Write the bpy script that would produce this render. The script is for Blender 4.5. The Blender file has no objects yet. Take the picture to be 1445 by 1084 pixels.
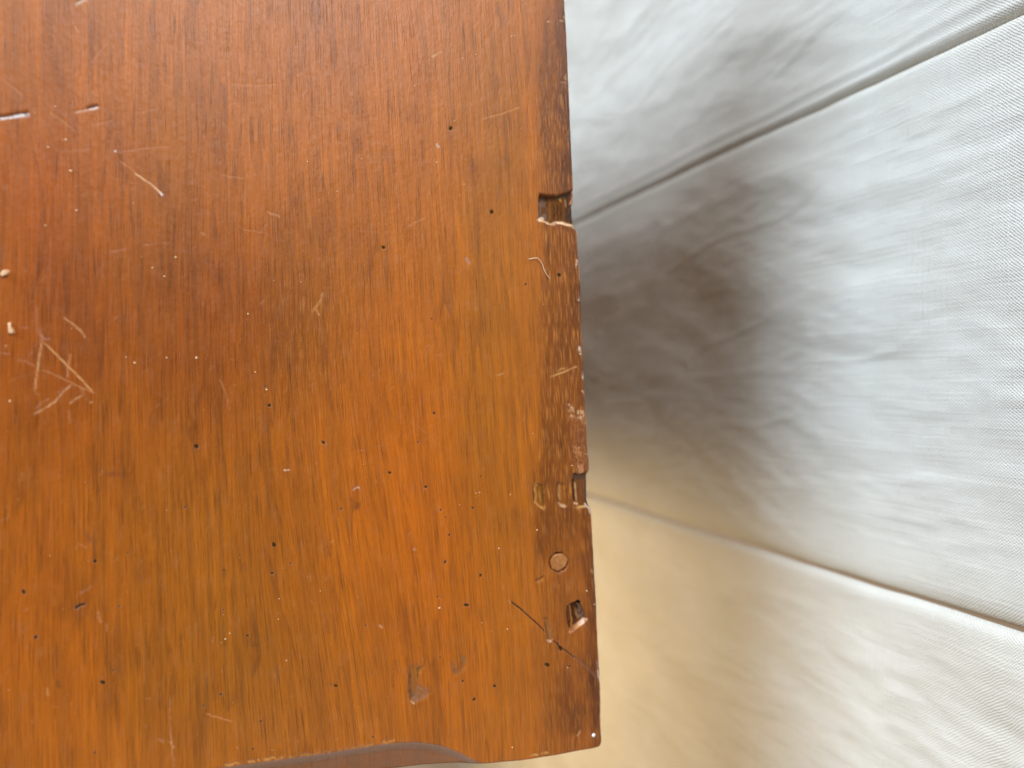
import bpy, bmesh, math, random
import numpy as np
random.seed(7)
S = bpy.context.scene
COL = S.collection

# ------------------------------------------------------------------ camera
F, CXP, CYP, H = 1000.0, 722.5, 542.0, 0.150      # focal length in photo pixels, picture centre, metres above the board
TILT = math.radians(21.4)
cam_d = bpy.data.cameras.new("camera")
cam = bpy.data.objects.new("camera", cam_d)
COL.objects.link(cam)
cam.location = (0, 0, H)
cam.rotation_euler = (0, -TILT, 0)
cam_d.sensor_width = 36.0
cam_d.lens = 36.0 * F / 1445.0
cam_d.clip_start = 0.002
cam_d.clip_end = 50
cam_d.dof.use_dof = True
cam_d.dof.focus_distance = 0.150
cam_d.dof.aperture_fstop = 8.3
S.camera = cam

# ------------------------------------------------------------------ light
S.view_settings.view_transform = 'Standard'
S.view_settings.look = 'None'
S.view_settings.exposure = 0.0
S.view_settings.gamma = 1.0
w = bpy.data.worlds.new("World")
S.world = w
w.use_nodes = True
bg = w.node_tree.nodes['Background']
bg.inputs[0].default_value = (1.0, 0.77, 0.44, 1)
bg.inputs[1].default_value = 0.12


def area(name, loc, target, size, watt, colour):
    d = bpy.data.lights.new(name, 'AREA')
    d.shape = 'RECTANGLE'
    d.size, d.size_y = size
    d.energy = watt
    d.color = colour
    o = bpy.data.objects.new(name, d)
    COL.objects.link(o)
    o.location = loc
    v = np.array(target) - np.array(loc)
    from mathutils import Vector
    o.rotation_euler = Vector(v).to_track_quat('-Z', 'Y').to_euler()
    return o


area("window_light", (-1.20, 1.02, 0.37), (0.12, 0, 0), (0.85, 0.75), 41, (0.69, 0.85, 1.0))
area("overhead_fill_lamp", (0.06, 1.15, 1.45), (0.02, 0.02, 0), (0.9, 0.7), 31, (0.94, 0.97, 1.0))  # added overhead fill: brightens the wood and gives its sheen
area("room_fill_lamp", (0.06, -1.3, 1.0), (0.02, 0, 0), (0.8, 0.8), 5, (1.0, 0.96, 0.92))  # added fill that lightens the chamfer
wl = area("warm_fill_lamp", (-0.15, -0.120, -0.30), (0.166, -0.125, -0.20), (0.12, 0.14), 0.37, (1.0, 0.74, 0.40))  # unseen warm fill added low beside the board for the lower fabric
wl.data.spread = math.radians(92)

# ------------------------------------------------------------------ helpers
ct, st = math.cos(TILT), math.sin(TILT)


def on_board(px, py):
    """a traced photo point -> metres on the board's top plane"""
    px = np.asarray(px, float); py = np.asarray(py, float)
    cx, cy = (px - CXP) / F, (CYP - py) / F
    dx, dz = cx * ct + st, cx * st - ct
    k = -H / dz
    return dx * k, cy * k


def chart(x, y):
    """metres on the board's top -> tracing units (one unit is about 0.16 mm)"""
    X, Z = x, -H
    xc = X * ct + Z * st
    zc = X * st - Z * ct
    return CXP + F * xc / zc, CYP - F * y / zc


_lat = {}


def vnoise(x, y, seed=0):
    if seed not in _lat:
        _lat[seed] = np.random.RandomState(seed + 11).rand(256, 256)
    L = _lat[seed]
    xi = np.floor(x).astype(int); yi = np.floor(y).astype(int)
    fx = x - xi; fy = y - yi
    fx = fx * fx * fx * (fx * (fx * 6 - 15) + 10); fy = fy * fy * fy * (fy * (fy * 6 - 15) + 10)
    a = L[xi & 255, yi & 255]; b = L[(xi + 1) & 255, yi & 255]
    c = L[xi & 255, (yi + 1) & 255]; d = L[(xi + 1) & 255, (yi + 1) & 255]
    return (a * (1 - fx) + b * fx) * (1 - fy) + (c * (1 - fx) + d * fx) * fy


def fbm(x, y, seed=0, o=4):
    s, a, n = 0, 1.0, 0
    for i in range(o):
        s = s + a * vnoise(x * 2 ** i + 13.7 * i, y * 2 ** i + 7.1 * i, seed + i)
        n += a; a *= 0.5
    return s / n


def smooth(e0, e1, v):
    t = np.clip((v - e0) / (e1 - e0), 0, 1)
    return t * t * (3 - 2 * t)


def lin(c):
    return tuple(((v / 255) / 12.92 if v / 255 <= 0.04045 else ((v / 255 + 0.055) / 1.055) ** 2.4) for v in c)


def grid_mesh(name, P, mat, parent=None, smooth_shade=True, flip=False):
    nr, nc = P.shape[:2]
    m = bpy.data.meshes.new(name)
    m.vertices.add(nr * nc)
    m.vertices.foreach_set("co", P.reshape(-1).astype(np.float32))
    idx = np.arange(nr * nc).reshape(nr, nc)
    q = np.stack([idx[:-1, :-1], idx[:-1, 1:], idx[1:, 1:], idx[1:, :-1]], -1).reshape(-1, 4)
    if flip:
        q = q[:, ::-1]
    n = len(q)
    m.loops.add(n * 4)
    m.loops.foreach_set("vertex_index", q.reshape(-1).astype(np.int32))
    m.polygons.add(n)
    m.polygons.foreach_set("loop_start", np.arange(0, n * 4, 4, dtype=np.int32))
    m.polygons.foreach_set("use_smooth", np.full(n, smooth_shade))
    m.update()
    m.validate()
    m.materials.append(mat)
    o = bpy.data.objects.new(name, m)
    COL.objects.link(o)
    if parent:
        o.parent = parent
    return o


def bm_obj(name, bm, mat, parent=None, smooth_shade=True):
    m = bpy.data.meshes.new(name)
    bmesh.ops.recalc_face_normals(bm, faces=bm.faces)
    bm.to_mesh(m); bm.free()
    for p in m.polygons:
        p.use_smooth = smooth_shade
    m.materials.append(mat)
    o = bpy.data.objects.new(name, m)
    COL.objects.link(o)
    if parent:
        o.parent = parent
    return o


def empty(name, loc):
    o = bpy.data.objects.new(name, None)
    o.empty_display_size = 0.02
    COL.objects.link(o)
    o.location = loc
    return o


def tag(o, label, cat):
    o['label'] = label
    o['category'] = cat


class NT:
    def __init__(self, name):
        self.m = bpy.data.materials.new(name)
        self.m.use_nodes = True
        self.t = self.m.node_tree
        self.p = self.t.nodes['Principled BSDF']

    def n(self, typ, **kw):
        nd = self.t.nodes.new(typ)
        for k, v in kw.items():
            setattr(nd, k, v)
        return nd

    def l(self, a, b):
        self.t.links.new(a, b)

    def math(self, op, a, b=None, c=None, clamp=False):
        nd = self.n('ShaderNodeMath', operation=op, use_clamp=clamp)
        for i, v in enumerate((a, b, c)):
            if v is None:
                continue
            if isinstance(v, (int, float)):
                nd.inputs[i].default_value = v
            else:
                self.l(v, nd.inputs[i])
        return nd.outputs[0]

    def vec(self, src, scale, offset=(0, 0, 0)):
        nd = self.n('ShaderNodeMapping')
        nd.inputs['Scale'].default_value = scale
        nd.inputs['Location'].default_value = offset
        self.l(src, nd.inputs['Vector'])
        return nd.outputs[0]

    def noise(self, v, scale=1.0, detail=3, rough=0.55, dist=0.0):
        nd = self.n('ShaderNodeTexNoise')
        nd.inputs['Scale'].default_value = scale
        nd.inputs['Detail'].default_value = detail
        nd.inputs['Roughness'].default_value = rough
        nd.inputs['Distortion'].default_value = dist
        self.l(v, nd.inputs['Vector'])
        return nd.outputs['Fac']

    def ramp(self, f, stops, interp='LINEAR'):
        nd = self.n('ShaderNodeValToRGB')
        nd.color_ramp.interpolation = interp
        e = nd.color_ramp.elements
        while len(e) < len(stops):
            e.new(0.5)
        for el, (p, c) in zip(e, stops):
            el.position = p
            el.color = (c, c, c, 1) if isinstance(c, (int, float)) else (*c[:3], 1)
        self.l(f, nd.inputs[0])
        return nd.outputs[0]

    def mix(self, f, a, b, mode='MIX'):
        nd = self.n('ShaderNodeMix', data_type='RGBA', blend_type=mode)
        for s, v in ((nd.inputs[0], f), (nd.inputs[6], a), (nd.inputs[7], b)):
            if isinstance(v, (int, float)):
                s.default_value = v
            elif isinstance(v, tuple):
                s.default_value = (*v[:3], 1)
            else:
                self.l(v, s)
        return nd.outputs[2]


# ------------------------------------------------------------------ materials
def wood_material():
    k = NT('stained_wood')
    uv = k.n('ShaderNodeUVMap', uv_map='grain').outputs[0]          # x across, y along the grain, in millimetres
    tint = k.n('ShaderNodeAttribute', attribute_name='tint')
    wear_light = k.n('ShaderNodeAttribute', attribute_name='wear_light')
    zone = k.n('ShaderNodeAttribute', attribute_name='zone')
    zs = k.n('ShaderNodeSeparateColor'); k.l(zone.outputs['Color'], zs.inputs[0])
    band, rough_at, fleck_at = zs.outputs[0], zs.outputs[1], zs.outputs[2]
    broad = k.noise(k.vec(uv, (0.30, 0.010, 1)), 1, 3, 0.6, 0.3)
    streak = k.noise(k.vec(uv, (0.95, 0.022, 1), (3, 9, 0)), 1, 4, 0.65, 0.25)
    fibre = k.noise(k.vec(uv, (3.8, 0.075, 1), (7, 1, 0)), 1, 4, 0.75)
    cloud = k.noise(k.vec(uv, (0.085, 0.05, 1), (2, 5, 0)), 1, 4, 0.6)
    col = k.ramp(streak, [(0.30, lin((154, 85, 18))), (0.46, lin((173, 95, 18))), (0.56, lin((182, 98, 15))), (0.70, lin((192, 106, 21)))])
    col = k.mix(k.ramp(broad, [(0.36, 0.0), (0.66, 0.45)]), col, lin((158, 85, 22)))
    col = k.mix(1.0, col, k.ramp(cloud, [(0.3, (0.90, 0.89, 0.88)), (0.7, (1.08, 1.08, 1.08))]), 'MULTIPLY')
    col = k.mix(1.0, col, k.ramp(fibre, [(0.30, (0.74, 0.71, 0.66)), (0.5, (1, 1, 1)), (0.70, (1.18, 1.22, 1.3))]), 'MULTIPLY')
    # growth lines: darker on one side of each line, broken up along their length
    gsep = k.n('ShaderNodeSeparateXYZ'); k.l(uv, gsep.inputs[0])
    gw = k.noise(k.vec(uv, (0.09, 0.012, 1), (17, 8, 0)), 1, 3, 0.5)
    saw = k.math('FRACT', k.math('ADD', k.math('MULTIPLY', gsep.outputs[0], 0.105), k.math('MULTIPLY', gw, 5.0)))
    gbr = k.noise(k.vec(uv, (0.3, 0.09, 1), (71, 8, 0)), 1, 3, 0.6)
    ln_ = k.math('MULTIPLY', k.ramp(saw, [(0.0, 0.0), (0.70, 0.12), (0.95, 1.0), (1.0, 0.0)]), k.ramp(gbr, [(0.40, 0.0), (0.62, 1.0)]))
    col = k.mix(k.math('MULTIPLY', ln_, 0.5), col, lin((112, 58, 18)))
    # open pores: thin dark dashes along the grain
    pz = k.noise(k.vec(uv, (5.0, 0.11, 1), (31, 4, 0)), 1, 2, 0.5)
    pz2 = k.noise(k.vec(uv, (0.22, 0.05, 1), (11, 41, 0)), 1, 2, 0.5)
    pore = k.math('MULTIPLY', k.ramp(pz, [(0.575, 0.0), (0.66, 1.0)]), k.ramp(pz2, [(0.36, 0.45), (0.60, 1.0)]))
    col = k.mix(k.math('MULTIPLY', pore, 0.6), col, lin((92, 52, 20)))
    # pale fibres standing out, mostly in the dark band by the edge
    fz = k.noise(k.vec(uv, (4.6, 0.22, 1), (61, 24, 0)), 1, 2, 0.5)
    fl = k.math('MULTIPLY', k.ramp(fz, [(0.53, 0.0), (0.64, 1.0)]), fleck_at)
    col = k.mix(1.0, col, tint.outputs['Color'], 'MULTIPLY')
    col = k.mix(k.math('MULTIPLY', fl, 0.62), col, lin((196, 124, 52)))
    # hazy, rubbed lacquer
    hz = k.noise(k.vec(uv, (0.5, 0.2, 1), (5, 77, 0)), 1, 5, 0.7)
    col = k.mix(k.ramp(hz, [(0.55, 0.0), (0.80, 0.10)]), col, lin((190, 150, 120)))
    wc = k.mix(k.ramp(fibre, [(0.35, 0.75), (0.65, 1.15)]), (0, 0, 0), wear_light.outputs['Color'])
    col = k.mix(wear_light.outputs['Alpha'], col, wear_light.outputs['Color'])
    k.l(col, k.p.inputs['Base Color'])
    r = k.math('ADD', k.math('MULTIPLY', hz, 0.22), 0.27)
    r = k.math('ADD', r, k.math('MULTIPLY', rough_at, 0.6), clamp=True)
    spec = k.math('MULTIPLY', k.math('SUBTRACT', 1.0, rough_at), 0.5)
    k.l(spec, k.p.inputs['Specular IOR Level'])
    k.l(r, k.p.inputs['Roughness'])
    k.p.inputs['IOR'].default_value = 1.46
    b = k.n('ShaderNodeBump'); b.inputs['Distance'].default_value = 0.00008; b.inputs['Strength'].default_value = 0.8
    orange = k.noise(k.vec(uv, (1.9, 0.9, 1), (19, 3, 0)), 1, 4, 0.65)
    hgt = k.math('ADD', k.math('MULTIPLY', fibre, 0.55), k.math('MULTIPLY', pore, -0.5))
    hgt = k.math('ADD', hgt, k.math('MULTIPLY', orange, 1.0))
    k.l(hgt, b.inputs['Height'])
    k.l(b.outputs[0], k.p.inputs['Normal'])
    return k.m


def plain_wood(name, c1, c2, rough=0.5):
    k = NT(name)
    co = k.n('ShaderNodeTexCoord').outputs['Object']
    f = k.noise(k.vec(co, (900, 900, 60)), 1, 4, 0.6)
    k.l(k.ramp(f, [(0.3, lin(c1)), (0.7, lin(c2))]), k.p.inputs['Base Color'])
    k.p.inputs['Roughness'].default_value = rough
    b = k.n('ShaderNodeBump'); b.inputs['Distance'].default_value = 0.0001; b.inputs['Strength'].default_value = 0.5
    k.l(f, b.inputs['Height']); k.l(b.outputs[0], k.p.inputs['Normal'])
    return k.m


def plug_wood():
    k = NT('end_grain_plug')
    co = k.n('ShaderNodeTexCoord').outputs['Object']
    f = k.noise(k.vec(co, (2200, 900, 900)), 1, 4, 0.6)
    g = k.noise(k.vec(co, (500, 500, 500), (4, 2, 0)), 1, 3, 0.6)
    c = k.ramp(f, [(0.3, lin((148, 92, 44))), (0.7, lin((186, 126, 70)))])
    c = k.mix(k.ramp(g, [(0.45, 0.0), (0.62, 0.8)]), c, lin((150, 88, 30)))
    k.l(c, k.p.inputs['Base Color'])
    k.p.inputs['Roughness'].default_value = 0.5
    b = k.n('ShaderNodeBump'); b.inputs['Distance'].default_value = 0.00015; b.inputs['Strength'].default_value = 0.6
    k.l(g, b.inputs['Height']); k.l(b.outputs[0], k.p.inputs['Normal'])
    return k.m


def fabric_material():
    k = NT('woven_cotton')
    uv = k.n('ShaderNodeUVMap', uv_map='cloth').outputs[0]          # millimetres across / along the strip
    wob = k.n('ShaderNodeTexNoise'); wob.inputs['Scale'].default_value = 0.35; wob.inputs['Detail'].default_value = 2
    k.l(uv, wob.inputs['Vector'])
    sub = k.n('ShaderNodeVectorMath', operation='SUBTRACT'); sub.inputs[1].default_value = (0.5, 0.5, 0.5)
    k.l(wob.outputs['Color'], sub.inputs[0])
    sc = k.n('ShaderNodeVectorMath', operation='SCALE'); sc.inputs['Scale'].default_value = 0.7
    k.l(sub.outputs[0], sc.inputs[0])
    add = k.n('ShaderNodeVectorMath', operation='ADD'); k.l(uv, add.inputs[0]); k.l(sc.outputs[0], add.inputs[1])
    sep = k.n('ShaderNodeSeparateXYZ'); k.l(add.outputs[0], sep.inputs[0])
    a = k.math('SINE', k.math('MULTIPLY', sep.outputs[0], 2 * math.pi / 0.80))
    c = k.math('SINE', k.math('MULTIPLY', sep.outputs[1], 2 * math.pi / 0.86))
    weave = k.math('MULTIPLY', a, c)
    s1 = k.noise(k.vec(uv, (1.25, 0.03, 1)), 1, 2)
    s2 = k.noise(k.vec(uv, (0.03, 1.25, 1), (9, 3, 0)), 1, 2)
    slub = k.math('ADD', s1, s2)
    hgt = k.math('ADD', k.math('MULTIPLY', weave, 0.5), k.math('MULTIPLY', slub, 1.1))
    big = k.noise(k.vec(uv, (0.05, 0.03, 1)), 1, 4, 0.6)
    base = k.ramp(big, [(0.3, lin((222, 217, 207))), (0.7, lin((234, 230, 222)))])
    base = k.mix(k.ramp(k.math('ADD', k.math('MULTIPLY', weave, 0.5), 0.5), [(0.0, 0.30), (0.55, 0.0)]), base, lin((168, 158, 144)))
    base = k.mix(k.ramp(slub, [(0.36, 0.16), (0.5, 0.0)]), base, lin((176, 168, 156)))
    k.l(base, k.p.inputs['Base Color'])
    k.p.inputs['Roughness'].default_value = 0.85
    k.p.inputs['Specular IOR Level'].default_value = 0.25
    k.p.inputs['Sheen Weight'].default_value = 0.0
    b = k.n('ShaderNodeBump'); b.inputs['Distance'].default_value = 0.00022; b.inputs['Strength'].default_value = 0.9
    k.l(hgt, b.inputs['Height']); k.l(b.outputs[0], k.p.inputs['Normal'])
    return k.m


def simple(name, c, rough=0.6, var=0.12, scale=900):
    k = NT(name)
    co = k.n('ShaderNodeTexCoord').outputs['Object']
    f = k.noise(k.vec(co, (scale,) * 3), 1, 3)
    l_ = lin(c)
    k.l(k.ramp(f, [(0.3, tuple(v * (1 - var) for v in l_)), (0.7, tuple(min(1, v * (1 + var)) for v in l_))]), k.p.inputs['Base Color'])
    k.p.inputs['Roughness'].default_value = rough
    return k.m


M_WOOD = wood_material()
M_PLUG = plug_wood()
M_BODY = plain_wood('carcass_wood', (96, 60, 28), (128, 80, 38))
M_FAB = fabric_material()
M_FLOOR = simple('pale_carpet', (206, 178, 150), 0.9, 0.15, 200)
M_HAIR = simple('pale_fibre', (226, 196, 164), 0.5)
M_CRUMB = simple('bare_wood', (232, 190, 146), 0.6)
M_DUST = simple('pale_dust', (224, 190, 150), 0.7, 0.25)
M_SPECK = simple('speck_white', (238, 234, 228), 0.3, 0.03)

# ------------------------------------------------------------------ floor
XW = 0.166                       # distance of the fabric from the camera's foot
g = 24
xs = np.linspace(-1.2, 1.2, g); ys = np.linspace(1.2, -1.2, g)
X, Y = np.meshgrid(xs, ys)
fl = grid_mesh('floor', np.stack([X, Y, -0.55 + 0.002 * (fbm(X * 9, Y * 9, 70) - .5)], -1), M_FLOOR, flip=True)
fl['kind'] = 'structure'

# ------------------------------------------------------------------ fabric in three seamed strips
cover = empty('fabric_cover', (XW, 0.0, -0.55))
tag(cover, 'cream woven fabric cover with seamed upright strips behind the worn wooden board', 'fabric cover')


def axis(a, b, step, dense=()):
    """coordinates from a to b, closer together near the listed places"""
    out = [a]
    while out[-1] < b:
        v = out[-1]
        s = step
        for d, r, sd in dense:
            if abs(v - d) < r:
                s = min(s, sd)
        out.append(v + s)
    out[-1] = b
    return np.array(out)


def fabric_strip(y0, y1, sew0, sew1, seed):
    ya = axis(y0, y1, 0.0007, [(y0, 0.006, 0.00025), (y1, 0.006, 0.00025)])
    za = np.concatenate([np.linspace(-0.549, -0.30, 60, endpoint=False), np.linspace(-0.30, 0.075, 520, endpoint=False), np.linspace(0.075, 0.13, 20)])
    Yg, Zg = np.meshgrid(ya, za)
    wav0 = 0.00035 * (fbm(Zg / 0.02, Zg * 0, seed + 3, 3) - .5) * 2
    d0 = np.maximum(Yg - y0, 0); d1 = np.maximum(y1 - Yg, 0)
    off = np.zeros_like(Yg)
    # lip below a seam is tight, the side above it rolls over slowly
    if sew0:
        wz = 1 + 0.35 * (fbm(Zg / 0.03, Zg * 0, seed + 7, 2) - .5)
        if not sew1:                       # a small stitched fold runs along the upper seam
            off += 0.0028 * np.exp(-d0 / 0.0006) + 0.0005 * np.exp(-d0 / 0.010)
            off -= 0.0003 * np.exp(-((d0 - 0.0022 * wz) / 0.0009) ** 2)
            off -= 0.0003 * np.exp(-((d0 - 0.0062 * wz) / 0.0013) ** 2)
        else:
            off += 0.0034 * np.exp(-d0 / (0.0016 * wz)) + 0.0012 * np.exp(-d0 / 0.007)
    if sew1:
        off += 0.0024 * np.exp(-(d1 / 0.0008)) - 0.0001 * np.exp(-((d1 - 0.003) / 0.0022) ** 2)
    near = np.exp(-np.minimum(d0 if sew0 else 9, d1 if sew1 else 9) / 0.02)
    ys_ = Yg + 0.22 * Zg + 0.006 * np.sin(Zg * 38 + seed)
    wr = 0.0032 * (fbm(ys_ / 0.040, Zg / 0.11, seed, 3) - .5)
    wr += 0.0010 * (fbm(ys_ / 0.0105, Zg / 0.042, seed + 20, 3) - .5) * (0.55 + 0.9 * fbm(Yg / 0.05, Zg / 0.05, seed + 40, 2))
    r = 1 - np.abs(2 * fbm((Yg - 0.12 * Zg) / 0.017, Zg / 0.06, seed + 30, 3) - 1)
    wr -= 0.0003 * np.clip(r - 0.78, 0, 1) / 0.22
    wr += 0.00036 * (fbm(Yg / 0.0035, Zg / 0.009, seed + 50, 3) - .5)
    edge = np.clip(np.minimum(d0 if sew0 else 9, d1 if sew1 else 9) / 0.016, 0.06, 1)
    off = off + wr * edge
    Yw = Yg + wav0 * near
    P = np.stack([off, Yw, Zg + 0.55], -1)
    o = grid_mesh('fabric_strip', P, M_FAB, cover)
    me = o.data
    uvl = me.uv_layers.new(name='cloth')
    vi = np.empty(len(me.loops), np.int32); me.loops.foreach_get('vertex_index', vi)
    arc = Yg * 1000 + 0.3 * np.cumsum(np.abs(np.gradient(off, axis=1)), axis=1) * 1000
    UV = np.stack([arc.reshape(-1) + seed * 3.3, Zg.reshape(-1) * 1000], -1)
    uvl.data.foreach_set('uv', UV[vi].reshape(-1).astype(np.float32))
    return o


SEAM_A, SEAM_B = 0.0847, -0.0566
fabric_strip(SEAM_A, 0.30, True, False, 1)
fabric_strip(SEAM_B, SEAM_A - 0.0002, True, True, 2)
fabric_strip(-0.30, SEAM_B - 0.0002, False, True, 5)

# ------------------------------------------------------------------ wooden board
T_RIGHT = [(780, -700), (788, -300), (798, 0), (801, 60), (805, 150), (808, 235), (810, 268), (809.5, 290), (810.5, 306), (812, 318), (815, 326), (816.5, 345),
           (818.5, 380), (821, 440), (823, 485), (825, 520), (827, 570), (829, 625), (831.5, 650), (832, 662), (829, 670),
           (829, 690), (829.5, 706), (833, 716), (835.5, 724), (837.5, 770), (841, 825), (844, 880), (845.5, 925), (847.5, 962), (848.5, 1000),
           (849.5, 1040), (850.2, 1056), (851, 1090)]
T_BOTTOM = [(900, 1046), (850, 1054.5), (835, 1058), (800, 1064.5), (750, 1072.5), (720, 1076), (690, 1078.5), (640, 1085.5), (540, 1101), (300, 1139), (0, 1188), (-400, 1250)]
T_CHAMFER = [(692, 1079), (686, 1077.5), (670, 1072.5), (649, 1061), (623, 1051), (600, 1047.2), (583, 1046), (560, 1047), (544, 1048.5), (500, 1055), (460, 1061.5),
             (400, 1070), (360, 1075.5), (315, 1081.5), (200, 1099), (0, 1130), (-400, 1192)]
rx, ry = on_board(*np.array(T_RIGHT).T)
o_ = np.argsort(ry); rx, ry = rx[o_], ry[o_]
bx, by = on_board(*np.array(T_BOTTOM).T)
o_ = np.argsort(bx); bx, by = bx[o_], by[o_]
hx, hy = on_board(*np.array(T_CHAMFER).T)
o_ = np.argsort(hx); hx, hy = hx[o_], hy[o_]
XL, YT = -0.20, 0.186


def r_of(y):
    return np.interp(y, ry, rx) + 0.00010 * (fbm(y / 0.0016, y * 0, 90, 3) - .5) + 0.00035 * (fbm(y / 0.012, y * 0, 94, 2) - .5)


def b_of(x):
    return np.interp(x, bx, by) + 0.00010 * (fbm(x / 0.003, x * 0, 91, 3) - .5)


# parameter lines: fine where the photograph looks, coarse beyond
xa = np.concatenate([np.linspace(XL, -0.052, 24, endpoint=False), np.arange(-0.052, 0.058, 0.00021), np.arange(0.058, 0.0785, 0.00013)])
xa = np.concatenate([xa, 0.079 - np.array([0.0004, 0.0003, 0.0002, 0.00012, 0.00005, 0.0])])
s = (xa - XL) / (0.079 - XL)
ya = np.concatenate([-0.0865 + np.array([0, 0.00005, 0.00012, 0.0002, 0.0003, 0.0004]), np.arange(-0.0860, 0.097, 0.0002), np.linspace(0.0975, YT, 26)])
t = (YT - ya) / (YT + 0.0865)
Sg, Tg = np.meshgrid(s, t)
Xg = XL + Sg * 0.279; Yg = YT - Tg * (YT + 0.0865)
for _ in range(6):
    Xg = XL + Sg * (r_of(Yg) - XL)
    Yg = YT - Tg * (YT - b_of(Xg))
Rg = r_of(Yg) - Xg
Bg = Yg - b_of(Xg)
# rounded corner
RC = 0.0013
near = (Rg < RC) & (Bg < RC)
qx = (RC - Rg)[near] / RC; qy = (RC - Bg)[near] / RC
mx = np.maximum(qx, qy); ln = np.hypot(qx, qy) + 1e-9
kx, ky = qx * mx / ln, qy * mx / ln
Xg[near] += (kx - qx) * RC; Yg[near] -= (ky - qy) * RC
dist_e = np.minimum(Rg, Bg)
dist_e[near] = (1 - mx) * RC
U, V = chart(Xg, Yg)
Uf, Vf = U.reshape(-1), V.reshape(-1)
Zf = np.zeros(Uf.size)
N = Uf.size
wear_light = np.zeros((N, 4)); wear_light[:, :3] = 0.3
tint = np.ones((N, 3))
rough = np.zeros(N)
fleck = np.zeros(N)
# crisp, slightly eased arris, wobbling along the edge
RR = 0.00045 + 0.0005 * fbm(Uf / 30, Vf / 30, 60, 2)
de = dist_e.reshape(-1)
m_ = de < RR
Zf[m_] -= (RR - np.sqrt(np.maximum(RR ** 2 - (RR - de) ** 2, 0)))[m_]

# ---- stopped chamfer with its curved end
ch = np.interp(Xg, hx, hy, right=-1).reshape(-1) - Yg.reshape(-1)       # >0 inside the chamfer
ch = np.where(Xg.reshape(-1) < hx[-1], ch, -1)
ch_w = np.interp(Xg, hx, hy).reshape(-1) - b_of(Xg).reshape(-1)
inside = ch > 0
cd = ch / 0.0082
Zf -= np.where(inside, 0.0005 * smooth(0, 0.0028, ch) + 0.0035 * np.clip(cd, 0, 1.3) ** 1.1, 0)


def paint(mask, a, col, al):
    """blend a wear colour over the vertices in mask (a: 0..1 per vertex)"""
    c = np.array(lin(col))
    A = np.clip(a * al, 0, 1)
    old = wear_light[mask, 3]
    na = A + old * (1 - A)
    w_ = np.where(na > 1e-6, A / np.maximum(na, 1e-6), 0)[:, None]
    wear_light[mask, :3] = wear_light[mask, :3] * (1 - w_) + c * w_
    wear_light[mask, 3] = na


def sel(pts, pad):
    p = np.array(pts, float)
    lo, hi = p.min(0) - pad, p.max(0) + pad
    return np.nonzero((Uf > lo[0]) & (Uf < hi[0]) & (Vf > lo[1]) & (Vf < hi[1]))[0]


def seg_dist(u, v, pts):
    d = np.full(u.size, 1e9); tt = np.zeros(u.size)
    p = np.array(pts, float)
    L = np.hypot(*(p[1:] - p[:-1]).T); cum = np.concatenate([[0], np.cumsum(L)]); tot = max(cum[-1], 1e-6)
    for i in range(len(p) - 1):
        ax, ay = p[i]; bx_, by_ = p[i + 1]
        ex, ey = bx_ - ax, by_ - ay
        h = np.clip(((u - ax) * ex + (v - ay) * ey) / (ex * ex + ey * ey + 1e-9), 0, 1)
        dd = np.hypot(u - ax - h * ex, v - ay - h * ey)
        c = dd < d
        d[c] = dd[c]; tt[c] = ((cum[i] + h * L[i]) / tot)[c]
    return d, tt


def stroke(pts, width, col=None, al=1.0, depth=0.0, fade=0.25, broken=0.35, wob=0.5, soft=0.9):
    pad = width * 2 + 4
    m = sel(pts, pad)
    if not m.size:
        return
    u = Uf[m] + wob * (fbm(Uf[m] / 5, Vf[m] / 5, 31, 2) - .5) * 2
    v = Vf[m] + wob * (fbm(Uf[m] / 5, Vf[m] / 5, 35, 2) - .5) * 2
    d, tt = seg_dist(u, v, pts)
    wv = width * 0.5 * (0.65 + 0.7 * fbm(u / 9, v / 9, 38, 2))
    a = 1 - smooth(wv - soft * 0.5, wv + soft, d)
    if fade:
        a *= smooth(0, fade, tt) ** 0.5 * smooth(0, fade, 1 - tt) ** 0.5
    if broken:
        a *= 1 - broken + broken * smooth(.36, .60, fbm(u / 4, v / 4, 42, 2))
    if col is not None:
        paint(m, a, col, al)
        rough[m] = np.maximum(rough[m], a * al * 0.8)
    if depth:
        Zf[m] -= depth * a


def poly_sd(u, v, pts):
    p = np.array(pts, float)
    d, _ = seg_dist(u, v, list(p) + [p[0]])
    ins = np.zeros(u.size, bool)
    j = len(p) - 1
    for i in range(len(p)):
        c = ((p[i, 1] > v) != (p[j, 1] > v))
        xx = (p[j, 0] - p[i, 0]) * (v - p[i, 1]) / (p[j, 1] - p[i, 1] + 1e-12) + p[i, 0]
        ins ^= c & (u < xx)
        j = i
    return np.where(ins, -d, d)


def patch(pts, col=None, al=1.0, depth=0.0, soft=1.5, wob=1.0, ragged=0.0, grain=None, rg=0.8):
    m = sel(pts, soft * 2 + 4)
    if not m.size:
        return
    u = Uf[m] + wob * (fbm(Uf[m] / 6, Vf[m] / 6, 51, 3) - .5) * 2
    v = Vf[m] + wob * (fbm(Uf[m] / 6, Vf[m] / 6, 55, 3) - .5) * 2
    sd = poly_sd(u, v, pts)
    a = 1 - smooth(-soft * 0.5, soft * 0.5, sd)
    aa = a
    if ragged:
        aa = a * smooth(ragged - 0.12, ragged + 0.12, fbm(u / 2.6, v / (9.0 if grain else 2.6), 57, 3))
    if col is not None:
        paint(m, aa, col, al)
        rough[m] = np.maximum(rough[m], aa * al * rg)
    if depth:
        Zf[m] -= depth * a


# ---- large stain variation (finish colour, with sheen differences put into the dark left and olive lower tints)
LUM = [(0, 0, 1.0, 1.0, 1.0)]


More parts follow.
